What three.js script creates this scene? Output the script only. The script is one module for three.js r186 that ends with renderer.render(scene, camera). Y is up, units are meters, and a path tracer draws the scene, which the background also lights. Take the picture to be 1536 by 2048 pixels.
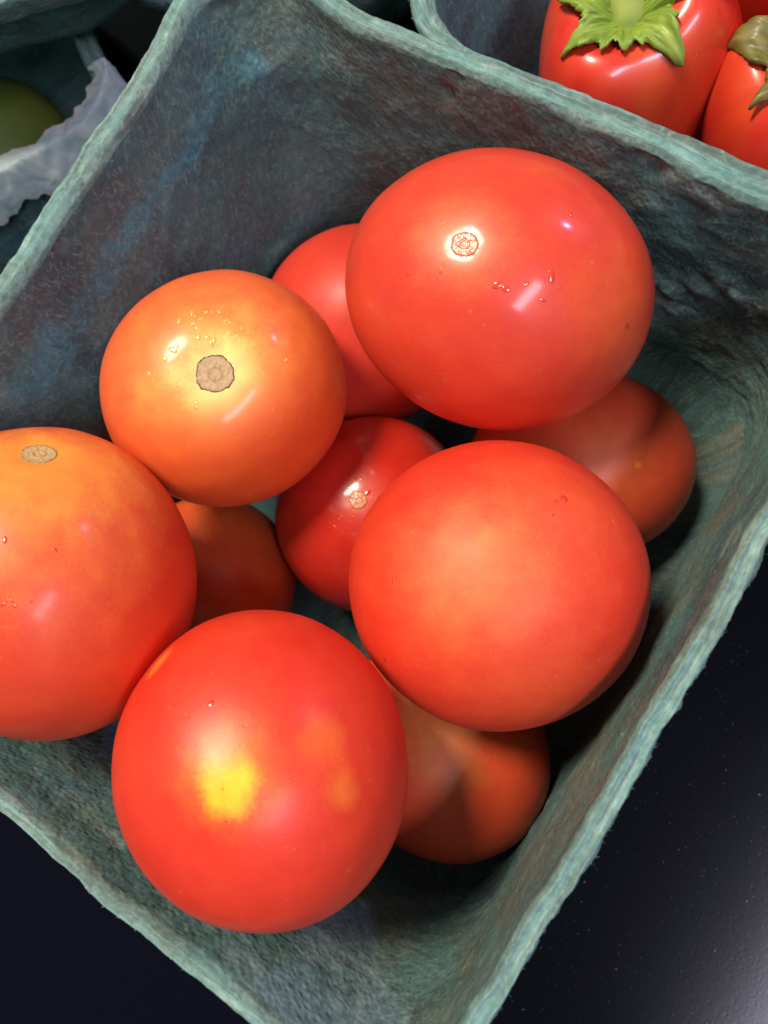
import * as THREE from 'three';
import { mergeGeometries } from 'three/addons/utils/BufferGeometryUtils.js';
import { RectAreaLightUniformsLib } from 'three/addons/lights/RectAreaLightUniformsLib.js';

// ---------------------------------------------------------------- camera, lights, exposure
const scene = new THREE.Scene();
const camera = new THREE.PerspectiveCamera(65.24, 3 / 4, 0.01, 20);
const EYE = new THREE.Vector3(0.03787, 0.16143, 0.00659);
const FWD = new THREE.Vector3(-0.251505, -0.965768, -0.063535);
camera.position.copy(EYE);
camera.up.set(-0.500165, 0.185892, -0.845742);
camera.lookAt(EYE.clone().add(FWD));
camera.focus = 0.108;
camera.userData.fStop = 26;
scene.background = new THREE.Color(0.185, 0.212, 0.214);        // dim, even light of the shop hall

RectAreaLightUniformsLib.init();
const renderer = new THREE.WebGLRenderer({ antialias: true });
renderer.setSize(768, 1024);
renderer.toneMapping = THREE.LinearToneMapping;
renderer.toneMappingExposure = 1.0;
renderer.shadowMap.enabled = true;

const KEY = new THREE.Vector3(-0.46, 1.19, -0.12);              // warm spotlight over the display
const keyLight = new THREE.SpotLight(new THREE.Color(1, 0.87, 0.69), 6.5, 0, 0.42, 0.5, 2);
keyLight.position.copy(KEY); keyLight.target.position.set(0, 0.05, 0);
keyLight.shadow.radius = 7.5; keyLight.castShadow = true;
scene.add(keyLight, keyLight.target);

const TUBE = new THREE.Vector3(0.376, 0.60, 0.085);             // cool tube of the display case
const tubeLight = new THREE.RectAreaLight(new THREE.Color(0.86, 0.83, 1.0), 29, 0.07, 0.30);
tubeLight.position.copy(TUBE); tubeLight.up.set(0, 0, 1); tubeLight.lookAt(0.03, 0.04, 0.0);
scene.add(tubeLight);

const LED = new THREE.Vector3(0.16, 0.30, -0.46);               // small violet lamp of the next display
const ledLight = new THREE.SpotLight(new THREE.Color(0.62, 0.5, 1.0), 0.11, 0, 0.6, 0.5, 2);
ledLight.position.copy(LED); ledLight.target.position.set(0, 0.05, 0);
ledLight.shadow.radius = 0.6; ledLight.castShadow = true;
scene.add(ledLight, ledLight.target);

// ---------------------------------------------------------------- helpers
const V = (x, y, z) => new THREE.Vector3(x, y, z);
let seed = 1;
const srand = (s) => { seed = s >>> 0; };
const rnd = () => { seed = (seed + 0x6D2B79F5) >>> 0; let t = seed; t = Math.imul(t ^ (t >>> 15), t | 1); t ^= t + Math.imul(t ^ (t >>> 7), t | 61); return ((t ^ (t >>> 14)) >>> 0) / 4294967296; };
const PERM = new Uint8Array(512), GRX = new Float32Array(256), GRY = new Float32Array(256), GRZ = new Float32Array(256);
{ srand(2024); const p = Array.from({ length: 256 }, (_, i) => i); for (let i = 255; i > 0; i--) { const j = rnd() * (i + 1) | 0; [p[i], p[j]] = [p[j], p[i]]; } for (let i = 0; i < 512; i++) PERM[i] = p[i & 255];
  for (let i = 0; i < 256; i++) { const z = rnd() * 2 - 1, a = rnd() * 6.2832, r = Math.sqrt(1 - z * z); GRX[i] = r * Math.cos(a) * 1.3; GRY[i] = r * Math.sin(a) * 1.3; GRZ[i] = z * 1.3; } }
function nz(x, y, z) {         // gradient noise
  const X = Math.floor(x), Y = Math.floor(y), Z = Math.floor(z); x -= X; y -= Y; z -= Z; const xi = X & 255, yi = Y & 255, zi = Z & 255;
  const u = x * x * x * (x * (x * 6 - 15) + 10), v = y * y * y * (y * (y * 6 - 15) + 10), w = z * z * z * (z * (z * 6 - 15) + 10);
  const A = PERM[xi] + yi, B = PERM[xi + 1] + yi, AA = PERM[A & 255] + zi, AB = PERM[(A + 1) & 255] + zi, BA = PERM[B & 255] + zi, BB = PERM[(B + 1) & 255] + zi;
  const g = (h, a, b, c) => { h = PERM[h & 255]; return GRX[h] * a + GRY[h] * b + GRZ[h] * c; };
  const l0 = g(AA, x, y, z), l1 = g(BA, x - 1, y, z), l2 = g(AB, x, y - 1, z), l3 = g(BB, x - 1, y - 1, z), l4 = g(AA + 1, x, y, z - 1), l5 = g(BA + 1, x - 1, y, z - 1), l6 = g(AB + 1, x, y - 1, z - 1), l7 = g(BB + 1, x - 1, y - 1, z - 1);
  const a = l0 + u * (l1 - l0), b = l2 + u * (l3 - l2), c = l4 + u * (l5 - l4), d = l6 + u * (l7 - l6), e = a + v * (b - a), f = c + v * (d - c); return e + w * (f - e);
}
const fbm = (x, y, z, o = 4) => { let s = 0, a = 0.5; for (let i = 0; i < o; i++) { s += a * nz(x, y, z); x = x * 2.03 + 5.1; y = y * 2.03 + 1.7; z = z * 2.03 + 9.2; a *= 0.5; } return s; };
const clamp = (x, a = 0, b = 1) => Math.min(b, Math.max(a, x));
const sstep = (a, b, x) => { const t = clamp((x - a) / (b - a)); return t * t * (3 - 2 * t); };
const lerp = (a, b, t) => a + (b - a) * t;
const mix3 = (c, d, t) => { c[0] += (d[0] - c[0]) * t; c[1] += (d[1] - c[1]) * t; c[2] += (d[2] - c[2]) * t; };
const taken = {};
const numbered = (n) => { taken[n] = (taken[n] ?? -1) + 1; return taken[n] ? `${n}_${String(taken[n]).padStart(3, '0')}` : n; };
function thing(name, label, category, pos, group) {
  const o = new THREE.Group(); o.name = numbered(name); o.position.copy(pos); scene.add(o);
  o.userData = { label, category }; if (group) o.userData.group = group;
  return o;
}
function part(name, geometry, material, parent) {
  const m = new THREE.Mesh(geometry, material); m.name = name; m.castShadow = m.receiveShadow = true; parent.add(m); return m;
}
// a pixel of the 1536 x 2048 photograph -> direction from the eye
const CX = V(0.828601, -0.180931, -0.529796), CY = V(0.500165, -0.185892, 0.845742);
const rayOf = (px, py) => CX.clone().multiplyScalar((px - 768) / 1600).addScaledVector(CY, (py - 1024) / 1600).add(FWD).normalize();
function dataTex(px, w, h, srgb, repeat) {
  const t = new THREE.DataTexture(px, w, h, THREE.RGBAFormat); t.magFilter = THREE.LinearFilter; t.minFilter = THREE.LinearMipmapLinearFilter; t.generateMipmaps = true;
  t.wrapS = THREE.RepeatWrapping; t.wrapT = repeat ? THREE.RepeatWrapping : THREE.ClampToEdgeWrapping;
  if (srgb) t.colorSpace = THREE.SRGBColorSpace; t.needsUpdate = true; return t;
}
const toS = (x) => { x = clamp(x); return Math.round(255 * (x <= 0.0031308 ? 12.92 * x : 1.055 * Math.pow(x, 1 / 2.4) - 0.055)); };
// indexed grid of rings (closed in u, the seam column doubled) with smooth normals across the seam
function gridGeometry(rings, NU, uvs, uv1s, flip) {
  const P = [], U = [], U1 = [], I = [], NR = rings.length;
  for (let r = 0; r < NR; r++) for (let i = 0; i <= NU; i++) { const p = rings[r][i]; P.push(p[0], p[1], p[2]); U.push(...uvs[r][i]); if (uv1s) U1.push(...uv1s[r][i]); }
  const id = (r, i) => r * (NU + 1) + i;
  for (let r = 0; r < NR - 1; r++) for (let i = 0; i < NU; i++) {
    const a = id(r, i), b = id(r, i + 1), c = id(r + 1, i), d = id(r + 1, i + 1);
    if (flip) I.push(a, b, c, b, d, c); else I.push(a, c, b, b, c, d);
  }
  const g = new THREE.BufferGeometry();
  g.setAttribute('position', new THREE.Float32BufferAttribute(P, 3)); g.setAttribute('uv', new THREE.Float32BufferAttribute(U, 2));
  if (uv1s) g.setAttribute('uv1', new THREE.Float32BufferAttribute(U1, 2));
  g.setIndex(I); g.computeVertexNormals();
  const n = g.attributes.normal;
  for (let r = 0; r < NR; r++) {
    const a = id(r, 0), b = id(r, NU), v = V(n.getX(a) + n.getX(b), n.getY(a) + n.getY(b), n.getZ(a) + n.getZ(b)).normalize();
    n.setXYZ(a, v.x, v.y, v.z); n.setXYZ(b, v.x, v.y, v.z);
  }
  return g;
}

// ---------------------------------------------------------------- counter: black polished board with a fine grain
{
  const S = 512, px = new Uint8Array(S * S * 4);
  const h = new Float32Array(S * S).fill(0.5); srand(77);
  for (let k = 0; k < 5200; k++) {            // tiny pimples and scratches of the moulded surface
    const x = rnd() * S, y = rnd() * S, r = 0.8 + rnd() * 1.6, a = (rnd() < 0.5 ? 1 : -1) * (0.12 + 0.3 * rnd() * rnd());
    for (let j = -4; j <= 4; j++) for (let i = -4; i <= 4; i++) { const q = ((Math.floor(y) + j + S) % S) * S + (Math.floor(x) + i + S) % S; h[q] += a * Math.exp(-(i * i + j * j) / (r * r)); }
  }
  for (let q = 0; q < S * S; q++) { const v = clamp(h[q]) * 255; px[q * 4] = px[q * 4 + 1] = px[q * 4 + 2] = v; px[q * 4 + 3] = 255; }
  const bump = dataTex(px, S, S, false, true); bump.repeat.set(26, 26);
  const counter = new THREE.Mesh(new THREE.BoxGeometry(1.3, 0.03, 1.3), new THREE.MeshPhysicalMaterial({ color: new THREE.Color(0.0012, 0.0014, 0.0055), roughness: 0.17, specularIntensity: 0.42, bumpMap: bump, bumpScale: 0.000009, clearcoat: 0.0 }));
  counter.position.set(0, -0.0152, 0); counter.name = 'counter'; counter.userData.kind = 'structure'; counter.receiveShadow = counter.castShadow = true; scene.add(counter);
  // dusty lint on the board; the denser specks stand in for grain glints
  srand(5); const gs = [];
  const bit = new THREE.TetrahedronGeometry(1, 0);
  for (let k = 0; k < 1500; k++) {
    const near = k > 260, x = near ? 0.05 + rnd() * 0.09 : (rnd() - 0.3) * 0.42, z = near ? -0.02 + rnd() * 0.09 : (rnd() - 0.35) * 0.34, s = 0.00004 + 0.00012 * rnd() * rnd() * rnd() * (near ? 1 : 1.6);
    const g = bit.clone(); g.scale(s * (1 + 2 * rnd()), s * 0.6, s); g.rotateY(rnd() * 6.3); g.translate(x, s * 0.3, z); gs.push(g);
  }
  const dust_glints = new THREE.Mesh(mergeGeometries(gs), new THREE.MeshStandardMaterial({ color: new THREE.Color(0.20, 0.20, 0.24), roughness: 1 }));
  dust_glints.name = 'dust_glints'; dust_glints.userData = { kind: 'stuff', label: 'pale dusty specks on the black counter, many standing in for glints', category: 'dust_glints' }; scene.add(dust_glints);
}

// ---------------------------------------------------------------- moulded pulp baskets
// tileable fibre relief
const fibreBump = (() => {
  const S = 1024, h = new Float32Array(S * S); srand(11);
  for (let k = 0; k < 26000; k++) {
    let x = rnd() * S, y = rnd() * S, a = rnd() * Math.PI, n = 5 + rnd() * 20, w = 0.04 + 0.10 * rnd(), bend = (rnd() - 0.5) * 0.16;
    if (rnd() < 0.5) w = -w;
    for (let i = 0; i < n; i++) {
      x += Math.cos(a); y += Math.sin(a); a += bend;
      const q = (((Math.round(y) % S) + S) % S) * S + (((Math.round(x) % S) + S) % S), q2 = q % S === S - 1 ? q - S + 1 : q + 1, q3 = (q + S) % (S * S);
      h[q] += w; h[q2] += w * 0.5; h[q3] += w * 0.5;
    }
  }
  const px = new Uint8Array(S * S * 4);
  for (let q = 0; q < S * S; q++) { const v = clamp(0.5 + h[q] * 0.30 + 0.35 * nz((q % S) / 16, (q / S | 0) / 16, 0.5)) * 255; px[q * 4] = px[q * 4 + 1] = px[q * 4 + 2] = v; px[q * 4 + 3] = 255; }
  const t = dataTex(px, S, S, false, true); t.channel = 1; return t;
})();

function basketShape(o) {   // o: hx, hz inner half sizes at the rim, h rim height, floor, taper, sx, sz, rc
  const { hx, hz, h, floor, taper, sx = 0, sz = 0, rc = 0.014, rcb = 0.018, rf = 0.012, wall = 0.0022, lip = 0.0038, rough = 1 } = o;
  const sideX = 2 * (hx - rc), sideZ = 2 * (hz - rc), arc = (rc + rcb) / 2 * Math.PI / 2, total = 2 * sideX + 2 * sideZ + 4 * arc;
  const seg = [sideX, arc, sideZ, arc, sideX, arc, sideZ, arc].map((l) => l / total);
  const acc = [0]; seg.forEach((s) => acc.push(acc[acc.length - 1] + s));
  function ring(u, ax, az, r) {
    let k = 0; u = Math.min(u, 0.9999999); while (u >= acc[k + 1]) k++;
    const t = (u - acc[k]) / seg[k], q = k >> 1, ca = -Math.PI / 2 + q * Math.PI / 2;   // q: back, right, front, left
    if (k % 2 === 0) {
      const e = [[-ax + r, -az, ax - r, -az], [ax, -az + r, ax, az - r], [ax - r, az, -ax + r, az], [-ax, az - r, -ax, -az + r]][q];
      return [lerp(e[0], e[2], t), lerp(e[1], e[3], t), Math.cos(ca), Math.sin(ca)];
    }
    const c = [[ax - r, -az + r], [ax - r, az - r], [-ax + r, az - r], [-ax + r, -az + r]][q], a = ca + t * Math.PI / 2;
    return [c[0] + r * Math.cos(a), c[1] + r * Math.sin(a), Math.cos(a), Math.sin(a)];
  }
  // profile: kind, y, inset (towards the middle), shrink (floor)
  const prof = [], H = h - floor;
  const push = (kind, y, inset, shrink, v) => prof.push({ kind, y, inset, shrink, v });
  const at = (u, p) => {      // undisplaced point of profile entry p: position and outward normal
    const f = clamp((h - p.y) / H), k = 1 - (1 - taper) * f, r0 = lerp(rc, rcb, f);
    let ins = p.inset; if (ins < 0 && o.lipOf && p.y > h - 0.02) { const n = ring(u, hx, hz, rc); ins *= o.lipOf(n[2], n[3]); }
    const ax = (hx * k - ins) * (1 - p.shrink), az = (hz * k - ins) * (1 - p.shrink), r = Math.max(0.0001, (r0 - ins)) * (1 - p.shrink);
    const q = ring(u, ax, az, Math.min(r, ax * 0.99, az * 0.99)); return [q[0] + sx * f, p.y, q[1] + sz * f, q[2], q[3]];
  };
  return { ...o, h, floor, H, rf, wall, lip, total, at, push, prof, rough, acc };
}

function buildBasket(root, o, mat, NU, extra) {
  const B = basketShape(o), { h, floor, H, rf, wall, lip, rough, at } = B, cen = root.position;
  const inner = [], rim = [], outer = [];
  const R0 = 0.0016, nW = o.rows ?? 90;
  for (let i = 0; i <= nW; i++) inner.push({ y: lerp(h - R0, floor + rf, i / nW), inset: 0, shrink: 0, v: lerp(0.30, 0.80, i / nW) });
  for (let i = 1; i <= 10; i++) { const a = i / 10 * Math.PI / 2; inner.push({ y: floor + rf - rf * Math.sin(a), inset: rf * (1 - Math.cos(a)), shrink: 0, v: lerp(0.80, 0.88, i / 10) }); }
  for (let i = 1; i <= 14; i++) inner.push({ y: floor, inset: rf, shrink: i / 14 * 0.998, v: lerp(0.88, 0.99, i / 14) });
  // rim: inner edge, two soft ridges across the lip, outer edge
  rim.push({ y: h - R0, inset: 0, shrink: 0, v: 0.30 }, { y: h - R0 * 0.6, inset: -0.0001, shrink: 0, v: 0.29 });
  const cross = [0.06, 0.16, 0.28, 0.4, 0.52, 0.64, 0.76, 0.87, 0.95];
  cross.forEach((c, i) => rim.push({ y: h - 0.0004 + 0.00065 * (Math.exp(-(((c - 0.2) / 0.13) ** 2)) + 0.8 * Math.exp(-(((c - 0.82) / 0.13) ** 2))) - 0.0006 * (c < 0.1 || c > 0.92 ? 1 : 0), inset: -lip * c, shrink: 0, v: lerp(0.285, 0.195, (i + 1) / 10), top: 1 }));
  rim.push({ y: h - 0.0014, inset: -lip, shrink: 0, v: 0.19 }, { y: h - 0.0034, inset: -lip, shrink: 0, v: 0.17 }, { y: h - 0.0052, inset: -lip * 0.92, shrink: 0, v: 0.155 });
  outer.push({ y: h - 0.0052, inset: -lip * 0.92, shrink: 0, v: 0.155 }, { y: h - 0.0062, inset: -wall * 1.1, shrink: 0, v: 0.145 });
  for (let i = 1; i <= 26; i++) outer.push({ y: lerp(h - 0.0062, rf, i / 26), inset: -wall, shrink: 0, v: lerp(0.145, 0.02, i / 26) });
  for (let i = 1; i <= 8; i++) { const a = i / 8 * Math.PI / 2; outer.push({ y: rf - rf * Math.sin(a), inset: -wall + rf * (1 - Math.cos(a)), shrink: 0, v: 0.015 }); }
  outer.push({ y: 0, inset: -wall + rf, shrink: 0.5, v: 0.01 }, { y: 0, inset: -wall + rf, shrink: 0.998, v: 0.005 });
  const S = o.seed ?? 0;
  const place = (p, u) => {
    const q = at(u, p), X = q[0] * 1 + S, Y = q[1], Z = q[2];
    const top = sstep(0.016, 0, h - p.y) * (p.shrink ? 0 : 1), wf = 1 - p.shrink;
    let d = 0.0012 * fbm(X * 28, Y * 34, Z * 28, 2) + 0.0007 * fbm(X * 120 + 7, Y * 100, Z * 120, 3) + 0.00014 * nz(X * 620, Y * 420, Z * 620);
    let dy = top * (0.0022 * nz(X * 22, 3.3, Z * 22) + 0.0009 * nz(X * 75, 8.1, Z * 75)) + (p.top ? 0.00045 * fbm(X * 150, p.inset * 900, Z * 150, 3) + 0.00012 * nz(X * 900, 1, Z * 900) : 0);
    if (p.inset <= -lip * 0.9) d += 0.0004 * nz(X * 420, 4, Z * 420) + 0.00022 * nz(X * 1500, 4, Z * 1500);     // frayed outer edge
    if (p.shrink > 0 || p.y < floor + 0.001) dy = 0.0006 * fbm(X * 90, 2, Z * 90, 2) * (p.y > 0.001 ? 1 : 0);
    if (o.flare) d += o.flare[3] * top * Math.exp(-(((q[0] - o.flare[0]) ** 2 + (q[2] - o.flare[1]) ** 2) / o.flare[2] ** 2)) / rough;
    d *= rough;
    const r = [q[0] + q[3] * d * wf, q[1] + dy * rough, q[2] + q[4] * d * wf];
    if (extra?.warp && p.inset === 0 && !p.shrink) extra.warp(r, q);
    if (r[1] < 0) r[1] = 0;
    return r;
  };
  const tile = Math.round(B.total / 0.045);
  const mk = (list, flip) => {
    const rs = [], uv = [], uv1 = []; let len = 0, prev = null;
    for (const p of list) {
      const m = at(0.05, p); if (prev) len += Math.hypot(m[0] - prev[0], m[1] - prev[1], m[2] - prev[2]); prev = m;
      const a = [], b = [], c = [];
      for (let i = 0; i <= NU; i++) { const u = i / NU; a.push(place(p, i === NU ? 0 : u)); b.push([u, p.v]); c.push([u * tile, len / 0.045]); }
      rs.push(a); uv.push(b); uv1.push(c);
    }
    return gridGeometry(rs, NU, uv, uv1, flip);
  };
  part('inside_wall', mk(inner, true), mat, root);
  part('rim', mk(rim, false), mat, root);
  part('outside_wall', mk(outer, false), mat, root);
  // loose hairs of pulp standing off the rim
  srand(900 + Math.round(S * 10)); const hairs = [];
  for (let k = 0; k < (o.hairs ?? 300); k++) {
    const u = rnd(), edge = rnd(), p = edge < 0.62 ? rim[rim.length - 3 + (rnd() * 2 | 0)] : rim[2 + (rnd() * 9 | 0)];
    const b = place(p, u), q = at(u, p), L = 0.0003 + 0.0009 * rnd() * rnd() * rnd(), up = (rnd() - 0.35) * 1.2, side = (rnd() - 0.5) * 2.2, out = edge < 0.62 ? 0.4 + rnd() : (rnd() - 0.5) * 1.6;
    const d = V(q[3] * out - q[4] * side, up, q[4] * out + q[3] * side).normalize();
    const g = new THREE.ConeGeometry(0.000028 + 0.00003 * rnd(), L, 3, 2, true); g.translate(0, L / 2, 0);
    const ps = g.attributes.position, bx = (rnd() - 0.5) * 0.5; for (let i = 0; i < ps.count; i++) { const t = ps.getY(i) / L; ps.setX(i, ps.getX(i) + bx * t * t * L); }
    g.applyQuaternion(new THREE.Quaternion().setFromUnitVectors(V(0, 1, 0), d)); g.translate(b[0] - d.x * 0.0001, b[1] - d.y * 0.0001, b[2] - d.z * 0.0001); hairs.push(g);
  }
  const hm = part('loose_fibre', mergeGeometries(hairs), hairMat, root); hm.userData.kind = 'stuff';
  return B;
}
const hairMat = new THREE.MeshStandardMaterial({ color: new THREE.Color(0.30, 0.42, 0.40), roughness: 1 });

// colours of the pulp: grey teal with slate and brown patches, mint on the worn lip
const SLATE = [0.040, 0.082, 0.092], TEAL = [0.080, 0.185, 0.182], GREY = [0.112, 0.165, 0.145], BROWN = [0.082, 0.072, 0.058], MINT = [0.25, 0.43, 0.39], BLUE = [0.075, 0.190, 0.235], PALE = [0.45, 0.47, 0.42];
function pulpTexture(B, W, Ht, marks, s0, strokes) {
  const px = new Float32Array(W * Ht * 3), vy = (v) => v >= 0.30 ? (v <= 0.80 ? lerp(B.h - 0.0016, B.floor + B.rf, (v - 0.30) / 0.5) : B.floor) : v >= 0.155 ? B.h : lerp(0.01, B.h - 0.0052, v / 0.155);
  for (let j = 0; j < Ht; j++) {
    const v = (j + 0.5) / Ht, y = vy(v), shrink = v > 0.88 ? (v - 0.88) / 0.11 : 0, lipT = v < 0.30 && v >= 0.155;
    const p = { y, inset: v < 0.155 ? -0.002 : v < 0.30 ? -0.0038 * clamp((0.29 - v) / 0.1) : 0, shrink: clamp(shrink, 0, 0.99) };
    for (let i = 0; i < W; i++) {
      const q = B.at((i + 0.5) / W, p), x = q[0] + s0, z = q[2], yy = lipT ? v * 0.03 : q[1], c = [...TEAL];
      const big = fbm(x * 45, yy * 45, z * 45, 4), mid = fbm(x * 150 + 3, yy * 95, z * 150, 3), fine = nz(x * 850, yy * 720, z * 850), fib = nz(x * 1800, yy * 1500 + 4, z * 1800);
      mix3(c, SLATE, sstep(-0.12, 0.32, big + 0.45 * mid));
      mix3(c, GREY, 0.75 * sstep(-0.05, 0.30, fbm(x * 38 + 9, yy * 60 + 4, z * 38, 3) + 0.3 * mid));
      mix3(c, BROWN, 0.55 * sstep(0.10, 0.34, fbm(x * 52 - 8, yy * 80, z * 52 + 6, 3) + 0.25 * mid));
      mix3(c, MINT, 0.42 * sstep(0.16, 0.42, fbm(x * 110 + 20, yy * 150, z * 110, 3)));
      mix3(c, BLUE, 0.55 * sstep(0.14, 0.36, fbm(x * 60 + 40, yy * 90 + 8, z * 60, 3)));
      if (lipT) {   // the lip: paler fibres rubbed up, a blue edge where the dye is fresh
        const e = clamp((0.30 - v) / 0.02), mid = fbm(x * 90, v * 60, z * 90, 3) * 1.2, fine = fbm(x * 420, v * 150 + 3, z * 420, 3) * 1.5;
        mix3(c, MINT, clamp(e * (0.62 + 0.7 * mid + 0.3 * fine) * 0.62));
        if (v < 0.2) mix3(c, BLUE, 0.55 * sstep(-0.1, 0.25, fbm(x * 70 + 2, 5, z * 70, 2)));
        mix3(c, PALE, 0.25 * sstep(0.15, 0.6, fine + 0.6 * mid) * e);
        mix3(c, BROWN, 0.5 * sstep(0.05, 0.3, fbm(x * 60 + 70, v * 60, z * 60, 3)));
        mix3(c, SLATE, 0.35 * sstep(0.1, 0.45, fbm(x * 110 + 30, v * 90 + 8, z * 110, 3)));
      }
      for (const m of marks) {
        if (m.wall !== undefined && (Math.abs(q[3] - m.n[0]) + Math.abs(q[4] - m.n[1]) > 0.95)) continue;
        if (v < 0.3 || v > 0.86 || q[0] < m.box.min.x || q[0] > m.box.max.x || q[1] < m.box.min.y || q[1] > m.box.max.y || q[2] < m.box.min.z || q[2] > m.box.max.z) continue;
        let best = 9;
        for (let k = 0; k < m.pts.length; k++) {
          const a = m.pts[k], b = m.pts[Math.min(k + 1, m.pts.length - 1)], dx = b.x - a.x, dy = b.y - a.y, dz = b.z - a.z, L2 = dx * dx + dy * dy + dz * dz || 1;
          const t = clamp(((q[0] - a.x) * dx + (q[1] - a.y) * dy + (q[2] - a.z) * dz) / L2), ex = q[0] - a.x - dx * t, ey = q[1] - a.y - dy * t, ez = q[2] - a.z - dz * t, d = Math.sqrt(ex * ex + ey * ey + ez * ez);
          if (d < best) best = d;
        }
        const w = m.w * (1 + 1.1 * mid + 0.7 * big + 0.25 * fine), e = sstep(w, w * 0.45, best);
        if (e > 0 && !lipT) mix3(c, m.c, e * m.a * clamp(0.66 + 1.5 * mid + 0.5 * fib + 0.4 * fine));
      }
      const g = 1 + 0.22 * fine + 0.20 * fib + 0.25 * mid, o = (j * W + i) * 3;
      px[o] = c[0] * g; px[o + 1] = c[1] * g; px[o + 2] = c[2] * g;
    }
  }
  srand(400 + strokes);
  for (let k = 0; k < strokes; k++) {      // single fibres
    let x = rnd() * W, y = rnd() * Ht, a = rnd() < 0.6 ? Math.PI / 2 + (rnd() - 0.5) * 1.1 : rnd() * Math.PI, n = 6 + rnd() * 18, bend = (rnd() - 0.5) * 0.1, r = rnd();
    const col = r < 0.5 ? MINT : r < 0.62 ? PALE : r < 0.82 ? SLATE : BLUE, al = 0.06 + 0.20 * rnd();
    for (let i = 0; i < n; i++) {
      x += Math.cos(a) * 0.28; y += Math.sin(a); a += bend; const yi = Math.round(y); if (yi < 0 || yi >= Ht) break;
      const o = (yi * W + ((Math.round(x) % W) + W) % W) * 3; for (let c = 0; c < 3; c++) px[o + c] += (col[c] - px[o + c]) * al;
    }
  }
  const out = new Uint8Array(W * Ht * 4);
  for (let q = 0; q < W * Ht; q++) { out[q * 4] = toS(px[q * 3]); out[q * 4 + 1] = toS(px[q * 3 + 1]); out[q * 4 + 2] = toS(px[q * 3 + 2]); out[q * 4 + 3] = 255; }
  return dataTex(out, W, Ht, true, false);
}
const pulpMat = (map) => new THREE.MeshStandardMaterial({ map, roughness: 0.93, bumpMap: fibreBump, bumpScale: 0.00022 });

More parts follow.
